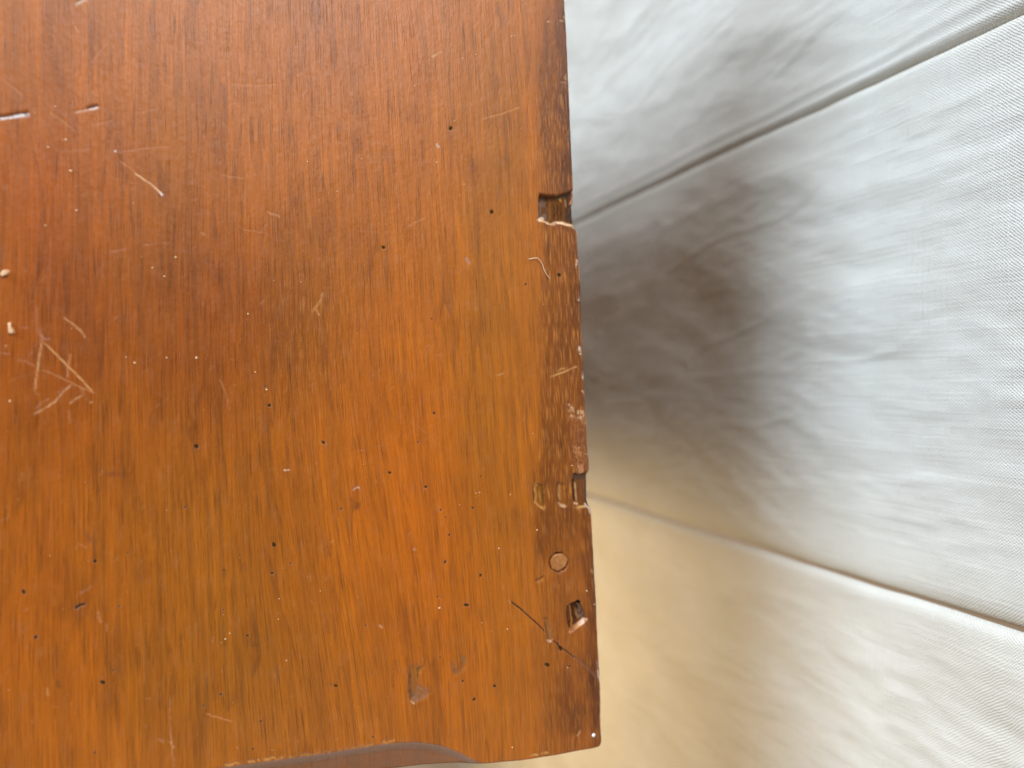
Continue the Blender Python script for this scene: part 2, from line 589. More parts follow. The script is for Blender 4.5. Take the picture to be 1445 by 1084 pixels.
def stain(cx, cy, sx, sy, rgb, amt=1.0):
    g_ = np.exp(-((Uf - cx) / sx) ** 2 - ((Vf - cy) / sy) ** 2) * amt
    g_ *= 0.65 + 0.7 * fbm(Uf / 60, Vf / 120, int(cx) % 97, 3)
    for c in range(3):
        tint[:, c] *= 1 + (rgb[c] - 1) * np.clip(g_, 0, 1)


stain(290, 470, 180, 180, (0.70, 0.60, 0.46))
stain(60, 470, 120, 260, (0.80, 0.68, 0.46))
stain(60, 230, 110, 160, (0.95, 0.87, 0.72))
stain(420, 440, 60, 130, (0.80, 0.84, 0.8))
stain(240, 250, 40, 200, (0.88, 0.92, 1.0), 0.7)
stain(280, 800, 170, 200, (0.86, 0.92, 0.95))
stain(330, 980, 220, 140, (0.84, 0.90, 0.9))
stain(560, 700, 120, 220, (1.08, 1.0, 0.85))
stain(90, 900, 120, 160, (1.02, 0.93, 0.9))
stain(700, 450, 60, 600, (0.88, 0.98, 1.0))
stain(640, 850, 80, 200, (1.04, 0.98, 0.8))
# dark band along the right-hand edge
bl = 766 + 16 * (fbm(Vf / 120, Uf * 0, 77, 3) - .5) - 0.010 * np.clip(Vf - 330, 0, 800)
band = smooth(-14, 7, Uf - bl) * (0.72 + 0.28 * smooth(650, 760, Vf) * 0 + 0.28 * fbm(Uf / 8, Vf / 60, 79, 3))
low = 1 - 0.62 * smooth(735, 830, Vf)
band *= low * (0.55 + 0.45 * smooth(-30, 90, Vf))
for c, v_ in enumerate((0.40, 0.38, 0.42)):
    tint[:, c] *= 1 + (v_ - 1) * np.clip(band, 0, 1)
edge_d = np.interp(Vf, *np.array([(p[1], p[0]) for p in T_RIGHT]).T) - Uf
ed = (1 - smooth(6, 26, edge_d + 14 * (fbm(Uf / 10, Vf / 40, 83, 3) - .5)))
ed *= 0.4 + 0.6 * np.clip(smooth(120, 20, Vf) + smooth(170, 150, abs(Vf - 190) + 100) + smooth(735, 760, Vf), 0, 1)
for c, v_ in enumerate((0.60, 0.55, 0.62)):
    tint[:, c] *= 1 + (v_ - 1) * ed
fleck += np.clip(smooth(-16, 6, Uf - bl) * smooth(-20, 250, Vf) * (1 - 0.6 * smooth(690, 760, Vf)), 0, 1) + 0.14
fleck += 0.5 * np.exp(-((Uf - 440) / 60) ** 2 - ((Vf - 470) / 150) ** 2)
# dark smoke in the lower right corner
for cx, cy, sx, sy, am in [(805, 1000, 22, 45, .8), (838, 965, 14, 26, 1.0), (842, 1000, 10, 40, .8), (826, 935, 20, 22, .6), (800, 955, 10, 30, .4), (838, 840, 7, 90, .8), (816, 1020, 25, 16, .5), (800, 870, 26, 46, .35)]:
    stain(cx, cy, sx, sy, (0.50, 0.46, 0.55), am)
# purple-brown worn lacquer on the chamfer, with its room reflection painted in
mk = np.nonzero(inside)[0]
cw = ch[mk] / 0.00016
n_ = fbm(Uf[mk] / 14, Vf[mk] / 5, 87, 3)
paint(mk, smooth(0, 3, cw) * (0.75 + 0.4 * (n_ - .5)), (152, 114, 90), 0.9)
paint(mk, smooth(0.5, 3, cw) * (1 - smooth(9, 17, cw + 6 * (n_ - .5))), (166, 134, 118), 0.7)  # sheen along the chamfer's top edge, painted into the colour
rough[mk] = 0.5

# ---- spatter and worm holes
DOTS = [(636, 181, 3.2), (694, 299, 3.6), (541, 349, 3), (789, 388, 3.6), (380, 572, 3), (613, 583, 2.6), (609, 450, 1.3), (277, 630, 4), (456, 624, 2.7), (550, 667, 2.6),
        (601, 687, 2.7), (622, 720, 2.2), (629, 730, 1.5), (634, 755, 1.7), (667, 717, 2.2), (387, 769, 4.6), (384, 809, 2.5), (134, 792, 3.8), (33, 835, 3.7),
        (168, 856, 1.8), (50, 899, 3.2), (628, 793, 2.2), (678, 812, 2.6), (658, 854, 3.4), (617, 842, 1.6), (622, 843, 1.2), (315, 861, 1.3), (349, 897, 2.2), (145, 963, 4),
        (160, 946, 1.8), (312, 980, 2.6), (287, 996, 1.6), (474, 968, 2.7), (481, 718, 1.7), (516, 883, 1.5), (772, 938, 3.8), (791, 915, 3.2), (653, 961, 1.9),
        (669, 987, 2.6), (698, 968, 2.6), (621, 928, 1.4), (134, 1062, 1.8), (357, 1057, 2), (261, 716, 1.6), (180, 780, 1.5), (526, 1040, 1.4), (742, 401, 1.6), (590, 624, 1.4),
        (678, 673, 1.3), (410, 795, 1.6), (316, 805, 1.4), (368, 1018, 1.8), (804, 940, 1.6), (374, 545, 1.5)]
for x_, y_, r_ in DOTS:
    an = random.uniform(0, 6.28); e_ = random.uniform(0.1, 0.5) * r_
    stroke([(x_ - e_ * math.cos(an), y_ - e_ * math.sin(an)), (x_ + e_ * math.cos(an), y_ + e_ * math.sin(an))], r_ * 1.2, (34, 36, 18), 0.88, 0.00006, fade=0, broken=0, wob=0.5)
    _m = sel([(x_, y_)], r_ + 1); rough[_m] = np.maximum(rough[_m], 1 - smooth(r_ * .6, r_ + 1, np.hypot(Uf[_m] - x_, Vf[_m] - y_)))
stroke([(107, 858), (113, 854), (119, 853)], 3.5, (30, 30, 14), 0.9, 0.0001, fade=0, broken=0)
for pts, wd, c_, al in [([(152, 669), (171, 668)], 7, (96, 42, 14), .6), ([(121, 752), (126, 762)], 8, (96, 50, 14), .5), ([(130, 762), (134, 766)], 6, (96, 50, 14), .4), ([(352, 905), (358, 909)], 8, (92, 46, 10), .6),
                        ([(316, 803), (317, 810)], 6, (86, 50, 18), .6), ([(345, 799), (346, 803)], 5, (96, 50, 18), .6), ([(81, 962), (83, 968)], 5, (76, 50, 18), .7),
                        ([(462, 770), (465, 783)], 6, (96, 46, 14), .5), ([(497, 705), (498, 722)], 3, (96, 46, 14), .5), ([(504, 712), (503, 716)], 5, (66, 32, 14), .9), ([(556, 932), (555, 968)], 2.5, (86, 46, 14), .6),
                        ([(458, 868), (464, 890)], 5, (110, 60, 34), .4), ([(410, 925), (412, 945)], 4, (90, 52, 20), .35), ([(457, 965), (473, 966)], 3, (80, 50, 20), .3), ([(480, 942), (477, 963)], 2, (70, 46, 16), .5)]:
    stroke(pts, wd * .8, c_, al * .65, 0, fade=0, broken=0.5, wob=1.6, soft=4)

# ---- scratches
TAN, PALE, WHITE, GREYW = (204, 146, 84), (226, 186, 146), (240, 226, 214), (186, 158, 138)
SCR = [([(60, 481), (82, 503), (97, 518), (115, 536), (133, 555)], 3.0, TAN, .9), ([(59, 482), (55, 507), (51, 535), (49, 552)], 2.8, TAN, .9), ([(46, 585), (62, 577), (76, 568), (86, 556), (103, 541)], 2.7, TAN, .85),
       ([(59, 521), (75, 528), (95, 537), (115, 547), (132, 554)], 2.0, (186, 122, 68), .7), ([(100, 499), (96, 516), (95, 534)], 2.4, (190, 124, 70), .8), ([(118, 557), (108, 562), (97, 570)], 2.4, TAN, .75),
       ([(113, 545), (116, 551), (119, 558)], 2.4, (176, 120, 70), .6), ([(50, 578), (58, 568), (70, 562)], 2, (176, 120, 76), .6), ([(90, 448), (101, 456), (112, 465), (121, 475)], 2.8, (196, 136, 82), .85), ([(118, 476), (121, 474)], 4, (206, 146, 92), .8),
       ([(25, 508), (36, 509), (50, 517)], 2, (176, 108, 68), .6), ([(0, 499), (15, 499)], 1.6, (190, 120, 76), .6), ([(97, 578), (98, 597)], 3, (186, 120, 68), .45), ([(49, 549), (51, 556), (57, 557)], 2, (176, 110, 66), .5),
       ([(132, 565), (127, 569)], 2, TAN, .7), ([(55, 470), (62, 478), (72, 478)], 2.5, (176, 122, 92), .6), ([(30, 462), (42, 462)], 1.8, (180, 124, 92), .5), ([(50, 430), (52, 470)], 5, (150, 104, 80), .35), ([(56, 464), (60, 484)], 4, (166, 116, 88), .45),
       ([(70, 158), (88, 170), (104, 184)], 1.8, (200, 140, 92), .5), ([(0, 108), (20, 124), (32, 134)], 1.8, (190, 140, 110), .5), ([(128, 90), (140, 74), (152, 60)], 2, (216, 130, 84), .7), ([(105, 36), (112, 46)], 2.2, (220, 160, 110), .7),
       ([(325, 118), (350, 120), (392, 119)], 1.8, (206, 140, 94), .55), ([(165, 215), (195, 210), (240, 206)], 1.6, (206, 130, 88), .5), ([(128, 176), (160, 170)], 1.6, (206, 130, 80), .5), ([(190, 160), (225, 152)], 1.6, (206, 130, 80), .4),
       ([(680, 168), (708, 160), (735, 151)], 1.7, (206, 140, 80), .75), ([(575, 319), (600, 307)], 1.4, (206, 140, 80), .6), ([(90, 213), (130, 210)], 1.5, (200, 130, 88), .4), ([(310, 246), (345, 252)], 1.5, (200, 130, 80), .5),
       ([(160, 214), (165, 213)], 2.6, WHITE, .7), ([(168, 226), (185, 238), (196, 248)], 1.8, (210, 140, 90), .6), ([(190, 244), (212, 259), (228, 273)], 3.0, (226, 176, 132), .9), ([(225, 271), (230, 276)], 4.0, WHITE, .9),
       ([(290, 1007), (305, 1012), (328, 1018)], 2.2, (206, 130, 76), .6), ([(240, 978), (240, 1030), (246, 1084)], 1.8, (196, 130, 76), .55), ([(240, 1046), (246, 1056)], 4, (200, 140, 92), .6), ([(222, 1043), (232, 1047)], 7, (180, 124, 88), .4),
       ([(66, 970), (67, 982)], 3, (216, 150, 80), .6), ([(310, 535), (320, 558), (324, 580)], 1.6, (190, 120, 66), .5), ([(155, 355), (178, 351)], 1.6, (190, 114, 66), .6), ([(200, 345), (240, 342)], 1.5, (180, 106, 60), .5),
       ([(776, 532), (795, 525), (816, 516)], 2.5, (206, 146, 76), .85), ([(787, 525), (790, 521), (798, 519)], 2, (196, 136, 66), .8), ([(745, 531), (756, 529)], 1.5, (190, 120, 60), .5), ([(700, 530), (712, 526)], 2, (190, 130, 66), .6),
       ([(608, 81), (616, 76), (624, 72)], 4.5, (206, 168, 132), .7), ([(615, 203), (620, 208)], 5, (210, 176, 156), .7), ([(657, 363), (662, 373)], 6, (170, 130, 110), .6), ([(668, 410), (672, 440)], 5, (150, 110, 80), .25), ([(520, 215), (524, 230)], 4, (176, 124, 96), .4),
       ([(110, 768), (122, 772)], 2, (196, 116, 66), .6), ([(130, 826), (122, 832), (110, 838)], 3, (176, 110, 80), .5), ([(138, 862), (142, 880)], 5, (190, 136, 92), .4), ([(400, 664), (410, 663)], 2.4, (236, 190, 150), .85), ([(497, 692), (505, 687), (507, 690)], 2.4, (226, 186, 160), .8),
       ([(583, 773), (586, 777)], 5, (190, 134, 100), .6), ([(535, 882), (540, 886)], 4, (206, 156, 110), .55), ([(466, 767), (470, 762)], 2, (216, 150, 90), .7), ([(365, 330), (378, 312)], 2, (170, 96, 56), .4), ([(440, 440), (452, 424), (455, 412)], 4, (196, 136, 72), .5), ([(445, 435), (451, 445)], 3, (200, 146, 84), .5),
       ([(494, 360), (500, 370), (502, 372)], 2, (150, 110, 56), .4), ([(377, 298), (382, 301), (396, 306)], 3, (206, 146, 104), .6), ([(340, 323), (372, 328)], 1.5, (196, 116, 66), .5), ([(284, 328), (290, 331)], 4, (196, 136, 100), .4), ([(450, 235), (452, 270)], 3, (170, 110, 70), .3)]
for pts, wd, c_, al in SCR:
    stroke(pts, wd * .68, c_, min(1, al * 1.05), 0.00003, fade=0.08, broken=0.4, wob=.8)
rs = np.random.RandomState(5)
for _ in range(130):             # short rubs and hairline scratches everywhere
    x_, y_ = rs.uniform(0, 740), rs.uniform(0, 1060)
    a_ = rs.normal(-0.9, 0.6); l_ = rs.uniform(3, 15)
    stroke([(x_, y_), (x_ + l_ * math.cos(a_) * .5 + rs.uniform(-1, 1), y_ + l_ * .5 * math.sin(a_)), (x_ + l_ * math.cos(a_), y_ + l_ * math.sin(a_))], rs.uniform(0.7, 1.4), (196, 128, 70), rs.uniform(.15, .5), 0.00002, fade=.2, broken=.7)
for _ in range(26):
    x_, y_ = rs.uniform(0, 700), rs.uniform(0, 700)
    a_ = rs.normal(0.1, 0.5); l_ = rs.uniform(25, 90)
    stroke([(x_, y_), (x_ + l_ * math.cos(a_) * .5, y_ + l_ * .5 * math.sin(a_) + rs.uniform(-3, 3)), (x_ + l_ * math.cos(a_), y_ + l_ * math.sin(a_))], 0.9, (190, 118, 66), .24, 0.00001, fade=.2, broken=.9)

# ---- white gouges top left
stroke([(-8, 167), (12, 164), (42, 160)], 6, (86, 48, 40), .7, 0.00018, fade=.1, broken=0)
stroke([(-8, 169), (14, 166), (26, 163), (42, 161)], 3.2, (236, 226, 222), .95, 0.0, fade=.2, broken=.5, wob=1)
stroke([(104, 159), (120, 155), (130, 153)], 2.2, (220, 176, 150), .8, 0.0001, broken=.2)
stroke([(124, 152), (137, 149)], 4, (90, 56, 50), .8, 0.00015, fade=0, broken=0)
stroke([(126, 155), (134, 153), (138, 151)], 2.8, (236, 216, 206), .9, 0, fade=.1, broken=.4)
stroke([(106, 6), (114, 2), (124, -2)], 3.6, (220, 196, 176), .8, 0.0001, fade=.1, broken=.4)
stroke([(290, 0), (350, 0)], 2, None)

# ---- the notch broken into the edge
NOTCH = [(761, 274), (772, 275), (786, 276), (800, 273), (809, 269), (830, 268), (830, 300), (815, 319), (808, 316), (797, 313), (785, 314), (775, 315), (766, 310), (761, 309)]
m = sel(NOTCH, 6)
patch(NOTCH, (104, 62, 28), 0.85, 0.0010, soft=3.0, wob=1.4)
patch([(762, 277), (774, 277), (776, 312), (762, 308)], (122, 104, 92), 0.85, 0.0003, soft=3, wob=1.5, ragged=.44, grain=1)
patch([(762, 275), (790, 277), (790, 282), (762, 284)], (64, 40, 20), 0.7, 0, soft=4, wob=2)
patch([(786, 277), (808, 271), (808, 275), (786, 281)], (70, 62, 54), 0.8, 0, soft=3, wob=1)
patch([(761, 276), (764, 276), (764, 308), (761, 306)], (36, 24, 14), 0.85, 0, soft=2, wob=1)
patch([(800, 275), (811, 272), (812, 314), (800, 312)], (58, 46, 40), 0.85, 0, soft=4, wob=2, ragged=.38, grain=1)
for xx in (784, 789, 794):
    stroke([(xx, 284), (xx + 1, 312)], 2, (50, 30, 16), .7, 0.0002, broken=.4, wob=1)
stroke([(778, 282), (779, 312)], 2.5, (130, 88, 36), .7, -0.0002, broken=.4)
stroke([(793, 281), (794, 283)], 3.0, (180, 130, 52), .8, 0, fade=0, broken=0)
stroke([(800, 279), (801, 292)], 2.2, (150, 118, 86), .8, 0, broken=.2)
stroke([(809, 270), (808, 282), (806.5, 290)], 2.6, (216, 140, 96), .95, -0.0008, fade=.1, broken=.1)
stroke([(761, 311), (767, 309.5), (773, 314), (780, 315), (790, 313.5), (800, 316), (808, 318.5), (813, 321)], 4.0, (236, 196, 156), .95, 0.0004, fade=0, broken=.6, wob=2.2, soft=1.4)
stroke([(763, 309), (768, 308)], 5, (250, 224, 192), .98, 0, fade=0, broken=0)
stroke([(811, 312), (813, 322), (816, 333)], 2.5, (206, 180, 160), .9, 0, broken=.3)

# ---- three slots and the step in the edge
STEP = [(808, 669), (818, 669), (845, 666), (845, 716), (829, 715), (812, 714), (809, 700)]
patch(STEP, (104, 60, 24), .7, 0.0005, soft=1.8, wob=.8)
patch([(808, 668), (832, 665), (832, 676), (808, 678)], (74, 58, 46), .85, 0, soft=4, wob=2, ragged=.36)
patch([(824, 676), (834, 676), (834, 712), (826, 712)], (86, 72, 66), .75, 0, soft=4, wob=2, ragged=.4, grain=1)
stroke([(809, 676), (809.5, 695), (811, 710)], 2.8, (56, 34, 16), .85, 0.0004, fade=.05, broken=.1)
stroke([(812, 679), (813, 695), (814.5, 710)], 2.6, (196, 148, 100), .85, -0.0003, broken=.25)
stroke([(811, 710), (815, 711)], 3.5, (232, 178, 140), .9, 0, fade=0, broken=.1)
stroke([(813, 716), (820, 715), (829, 715)], 2.2, (196, 146, 84), .9, 0.0002, fade=0, broken=.45, wob=1)
stroke([(827, 712), (831, 717), (834, 724)], 3.2, (206, 184, 168), .9, 0, fade=0, broken=.3)
stroke([(816, 655), (820, 662), (818, 670)], 5, (176, 120, 84), .75, 0.0001, broken=.4, wob=1.5)
patch([(786, 681), (797, 683), (799, 714), (790, 714)], (146, 86, 20), .5, 0.0004, soft=4, wob=1)
stroke([(787, 680), (787.5, 697), (789, 711)], 2.4, (70, 42, 18), .8, 0.0003, broken=.1)
stroke([(790, 681), (789.5, 697), (791, 708)], 3.4, (176, 128, 76), .9, 0, broken=.25)
stroke([(789, 711), (793, 713.5), (796, 714)], 4.2, (196, 156, 120), .85, 0, fade=0, broken=.35, wob=1)
patch([(755, 682), (768, 684), (769, 716), (762, 716), (755, 706)], (126, 78, 14), .65, 0.0004, soft=4, wob=1.2)
stroke([(766, 686), (767, 700), (768, 714)], 2.2, (80, 50, 14), .7, 0.0001, broken=.2)
stroke([(753, 684), (752.5, 698), (754, 710)], 2.0, (84, 50, 14), .75, 0.0002, broken=.1)
stroke([(760, 686), (756, 683), (755, 690), (757, 700), (756, 709), (761, 714), (768, 720)], 3.2, (186, 128, 62), .85, -0.0001, fade=.05, broken=.25)
stroke([(761, 692), (763, 704), (764, 712)], 2.2, (170, 116, 50), .7, 0, broken=.3)

# ---- socket of the round plug, small nick beside it
mc = sel([(770, 775), (806, 811)], 3)
dd = np.hypot((Uf[mc] - 788.5), (Vf[mc] - 793.5)) + 1.6 * (fbm(Uf[mc] / 7, Vf[mc] / 7, 63, 2) - .5)
Zf[mc] -= 0.0011 * (1 - smooth(12.0, 14.5, dd))
paint(mc, (1 - smooth(13.0, 15.8, dd)) , (120, 70, 26), .55)
stroke([(781, 800), (785, 807), (793, 808)], 2, (44, 24, 12), .8, 0.0003, broken=.1)
stroke([(756, 822), (762, 819), (769, 815)], 4.0, (166, 104, 40), .55, 0.00018, fade=.3, broken=.35, wob=1.5, soft=2)
stroke([(754, 820), (763, 816), (769, 812)], 2.4, (90, 50, 14), .55, 0.0001, broken=.1)
for x0, y0 in ((788, 812), (793, 776), (784, 828)):
    stroke([(x0, y0), (x0 + 1, y0 + 14)], 2.5, (96, 56, 18), .5, 0.0001, broken=.3)

# ---- deep torn gouge, its lit lower lip and shaded top painted in
GOUGE = [(800, 856), (810, 850), (818, 848.5), (821, 855), (825, 866), (827, 876), (815, 884), (806, 892), (802, 880)]
patch(GOUGE, (84, 48, 24), .92, 0.0011, soft=2.5, wob=1)
patch([(809, 852), (816, 852), (818, 866), (814, 880), (808, 868)], (70, 40, 18), .8, 0.0003, soft=3)
patch([(801, 856), (806, 854), (807, 876), (803, 880)], (104, 60, 32), .8, -0.0004, soft=3)
stroke([(805, 853), (807, 864), (808.5, 876), (808, 888)], 2.8, (172, 114, 60), .85, -0.0004, fade=.1, broken=.2)
patch([(816, 853), (820, 853), (825, 868), (824, 874), (819, 873), (818, 864)], (110, 97, 88), .9, -0.0003, soft=2.5, wob=1.4, ragged=.42)
stroke([(815, 858), (816, 868), (820, 877)], 2.4, (160, 108, 64), .75, -0.0002, broken=.2)
stroke([(815, 849), (818, 850)], 3.5, (26, 18, 12), .95, 0.0003, fade=0, broken=0)
stroke([(804, 892), (810, 887), (818, 882), (825, 876)], 4.0, (196, 132, 82), .9, -0.0001, fade=0, broken=.35, wob=1)
stroke([(819, 882), (823, 878), (827, 874)], 3.6, (224, 186, 160), .9, 0, fade=0, broken=.35, wob=1)
stroke([(799, 857), (801, 872), (803, 888)], 2.5, (70, 36, 14), .6, 0.0001, broken=.1)

# ---- long cut and shallow dents
stroke([(719, 848), (733, 858), (746, 870), (760, 882), (770, 893)], 1.9, (66, 42, 22), .85, 0.0003, fade=.06, broken=.15)
stroke([(781, 904), (792, 914), (803, 922), (812, 929)], 1.8, (62, 38, 20), .8, 0.0003, fade=.06, broken=.2)
stroke([(808, 926), (820, 935), (832, 945), (846, 962)], 1.5, (130, 86, 64), .65, 0.0002, fade=.06, broken=.2)
stroke([(718, 848), (721, 850)], 2, (206, 130, 66), .7, 0, fade=0, broken=0)
patch([(767, 872), (773, 871), (777, 885), (781, 902), (774, 907), (771, 890)], (126, 86, 44), .5, 0.0003, soft=3, wob=1)
stroke([(775, 886), (778, 896), (777, 904)], 3.4, (146, 108, 74), .6, 0, broken=.5, wob=1)
stroke([(773, 904), (777, 905)], 2.6, (206, 160, 130), .8, 0, fade=0, broken=.1)
stroke([(768, 876), (771, 890), (773, 902)], 1.8, (84, 50, 16), .6, 0, broken=.2)
patch([(577, 942), (588, 938), (598, 941), (590, 952), (593, 966), (606, 978), (600, 986), (584, 993), (577, 985)], (126, 84, 40), .45, 0.0002, soft=7, wob=2)
stroke([(579, 945), (578, 965), (580, 986), (588, 976)], 3.5, (86, 66, 44), .75, 0.0001, broken=.3, wob=1)
stroke([(596, 940), (590, 944), (590, 960)], 3, (92, 66, 34), .65, 0, broken=.3, wob=1)
patch([(588, 968), (604, 972), (602, 984), (586, 992), (580, 986)], (150, 108, 84), .5, 0, soft=4, wob=2, ragged=.38)
stroke([(580, 990), (584, 993)], 2.6, (196, 156, 120), .6, 0, fade=0, broken=.5, wob=1)
patch([(638, 932), (644, 944), (656, 928), (658, 938), (650, 950), (640, 953)], (126, 82, 40), .45, 0.00016, soft=6, wob=1.5)
stroke([(638, 935), (641, 947), (648, 951)], 4.5, (120, 84, 60), .55, 0, broken=.4, wob=1.5, soft=3)
stroke([(650, 926), (654, 932), (658, 937)], 4, (126, 104, 66), .6, 0.0001, broken=.3, wob=1)

for pp, c_, al, rg_ in [([(800, 570), (806, 570), (808, 580), (824, 578), (827, 600), (818, 592), (803, 586)], (216, 176, 136), .75, .53), ([(808, 585), (827, 582), (829, 650), (816, 665), (804, 640)], (170, 112, 80), .3, .58),
                        ([(806, 640), (816, 620), (824, 660), (814, 668)], (190, 132, 84), .5, .60), ([(812, 610), (829, 600), (830, 660), (820, 664)], (140, 86, 54), .3, .55)]:
    patch(pp, c_, al, 0.00006, soft=5, wob=3, ragged=rg_)
# ---- rubbed, chipped arris along the right edge and the lower edge
for pts, wd, c_, al in [ ([(818, 488), (820, 500)], 3.5, (216, 190, 170), .85),
                        ([(823, 524), (824, 536)], 2.5, (206, 180, 160), .8), ([(822, 551), (826, 560)], 2.6, (216, 170, 140), .7), 
                        ([(815, 366), (812, 378)], 1.8, (226, 196, 176), .8), ([(818, 418), (817, 424)], 2.4, (216, 196, 180), .8), ([(787, 29), (797, 30)], 2, (196, 150, 110), .7), ([(773, 29), (774, 31)], 3, (226, 180, 140), .8), ([(796, 20), (797, 34)], 2.4, (196, 160, 116), .7),
                        ([(790, 114), (802, 116)], 2, (170, 120, 90), .6), ([(797, 105), (798, 113)], 1.6, (186, 140, 100), .6), ([(803, 175), (800, 195)], 2, (150, 110, 80), .4), ([(833, 804), (838, 808)], 4, (176, 126, 70), .6), ([(843, 930), (846, 962)], 2, (206, 190, 176), .7), ([(846, 958), (849, 964)], 3, (226, 206, 190), .85),
                        ([(848, 990), (850, 1030)], 2, (176, 140, 110), .6), ([(820, 1030), (818, 1036)], 2.4, (206, 156, 100), .7), ([(815, 1036), (817, 1038)], 2, (216, 170, 120), .7)]:
    stroke(pts, wd, c_, al, 0.00008, fade=.1, broken=.75, wob=1.6)
ar = np.nonzero((edge_d < 3.5) & (edge_d > -3))[0]
paint(ar, (1 - smooth(0.6, 2.6, edge_d[ar])) * smooth(.46, .62, fbm(Uf[ar] / 10, Vf[ar] / 14, 66, 3)), (186, 150, 122), .75)
paint(ar, (1 - smooth(1.0, 4.5, edge_d[ar])) * smooth(.50, .6, fbm(Uf[ar] / 10, Vf[ar] / 26, 69, 3)), (50, 26, 14), .65)
stroke([(745, 1067), (760, 1065), (776, 1062)], 2.2, (206, 156, 86), .75, 0.0001, fade=.1, broken=.9, wob=1)
lc = np.array(T_CHAMFER)[5:14]
stroke([tuple(p) for p in lc[2:]], 1.8, (196, 130, 60), .6, 0.0001, fade=.05, broken=1.0, wob=1)
stroke([(315, 1080), (360, 1074), (400, 1068)], 2.4, (210, 146, 80), .85, 0.0001, fade=.05, broken=.95, wob=1.6)
stroke([(540, 1047), (557, 1044.5)], 2.2, (206, 136, 70), .75, 0.0001, fade=.05, broken=.8, wob=1.4)

# ---- gentle unevenness of an old planed surface
Zf += 0.00010 * (fbm(Uf / 40, Vf / 160, 99, 3) - .5) + 0.00003 * (fbm(Uf / 7, Vf / 9, 101, 2) - .5)

Z = Zf.reshape(Xg.shape)
pad = lambda A, n: np.pad(A, n, mode='edge')
Xp, Yp, Zp = pad(Xg, 2), pad(Yg, 2), pad(Z, 2)
ring = np.zeros(Xp.shape, int)
ring[[1, -2], :] = 1; ring[:, [1, -2]] = np.maximum(ring[:, [1, -2]], 1)
ring[[0, -1], :] = 2; ring[:, [0, -1]] = 2
Zp = np.where(ring == 1, np.minimum(Zp - 0.0015, -0.002), np.where(ring == 2, -0.022, Zp))
board = empty('wooden_board', (0.02, 0.06, -0.022))
tag(board, 'worn orange brown wooden board with notched edge and stopped chamfer, in front of cream fabric', 'wooden board')
off0 = np.array(board.location)
top = grid_mesh('board_top', np.stack([Xp, Yp, Zp], -1) - off0, M_WOOD, board, flip=True)
me = top.data
npt = Xp.size


def attr(name, arr4):
    a4 = np.stack([pad(arr4[:, i].reshape(Xg.shape), 2) for i in range(4)], -1)
    at = me.attributes.new(name, 'FLOAT_COLOR', 'POINT')
    at.data.foreach_set('color', a4.reshape(-1).astype(np.float32))


wear_light[:, 3] = np.clip(wear_light[:, 3], 0, 1)
attr('wear_light', wear_light)
attr('tint', np.concatenate([tint, np.ones((N, 1))], 1))
attr('zone', np.stack([band, rough, np.clip(fleck, 0, 1), np.ones(N)], 1))
# grain runs with the edge on the right, straight on the left, bending in the lower middle
lean = np.interp(Xg, [-0.06, 0.0, 0.03, 0.055, 0.082], [0.0, 0.01, 0.06, 0.062, 0.055])
bend = 0.0055 * np.exp(-((Xg - 0.022) / 0.026) ** 2) * smooth(0.01, -0.085, Yg)
gx = Xg + lean * (Yg + 0.0) - bend
gx = gx + 0.0007 * (fbm(Xg / 0.012, Yg / 0.05, 110, 2) - .5)
GU = np.stack([pad(gx * 1000, 2), pad(Yg * 1000, 2)], -1).reshape(-1, 2)
uvl = me.uv_layers.new(name='grain')
vi = np.empty(len(me.loops), np.int32); me.loops.foreach_get('vertex_index', vi)
uvl.data.foreach_set('uv', GU[vi].reshape(-1).astype(np.float32))

# carcass that carries the board, set back from its edges
bm = bmesh.new()
bmesh.ops.create_cube(bm, size=1.0)
for v in bm.verts:
    v.co.x = (-0.185 if v.co.x < 0 else 0.060) - off0[0]
    v.co.y = (-0.066 if v.co.y < 0 else 0.171) - off0[1]
    v.co.z = (-0.548 if v.co.z < 0 else -0.0222) - off0[2]
bmesh.ops.bevel(bm, geom=list(bm.edges), offset=0.003, segments=2, affect='EDGES')
bm_obj('carcass', bm, M_BODY, board, False)


def board_z(px, py):
    i = np.argmin((Uf - px) ** 2 + (Vf - py) ** 2)
    return Zf[i]


# round wooden plug
px_, py_ = on_board(789, 793.5)
bm = bmesh.new()
rp = 12.6 * 0.000172
rings, seg = 7, 36
prev = None
cv = bm.verts.new((0, 0, -0.0002))
for i in range(1, rings + 1):
    rr = rp * i / rings
    cur = []
    for j in range(seg):
        a_ = 2 * math.pi * j / seg
        wob_ = 1 + 0.05 * math.sin(2 * a_ + 1) + 0.035 * math.sin(3 * a_ + 1) + 0.025 * math.sin(7 * a_)
        z_ = -0.00020 + 0.00012 * math.cos(a_ - 0.6) * i / rings + 0.00006 * random.uniform(-1, 1) - (0.00025 if i == rings else 0)
        cur.append(bm.verts.new((rr * wob_ * math.cos(a_), rr * wob_ * math.sin(a_), z_)))
    for j in range(seg):
        if prev is None:
            bm.faces.new((cv, cur[j], cur[(j + 1) % seg]))
        else:
            bm.faces.new((prev[j], cur[j], cur[(j + 1) % seg], prev[(j + 1) % seg]))
    prev = cur
low_ = [bm.verts.new((v.co.x, v.co.y, -0.0014)) for v in prev]
for j in range(seg):
    bm.faces.new((prev[j], low_[j], low_[(j + 1) % seg], prev[(j + 1) % seg]))
pl = bm_obj('plug', bm, M_PLUG, board)
pl.location = (px_ - off0[0], py_ - off0[1], 0.0001 - off0[2])

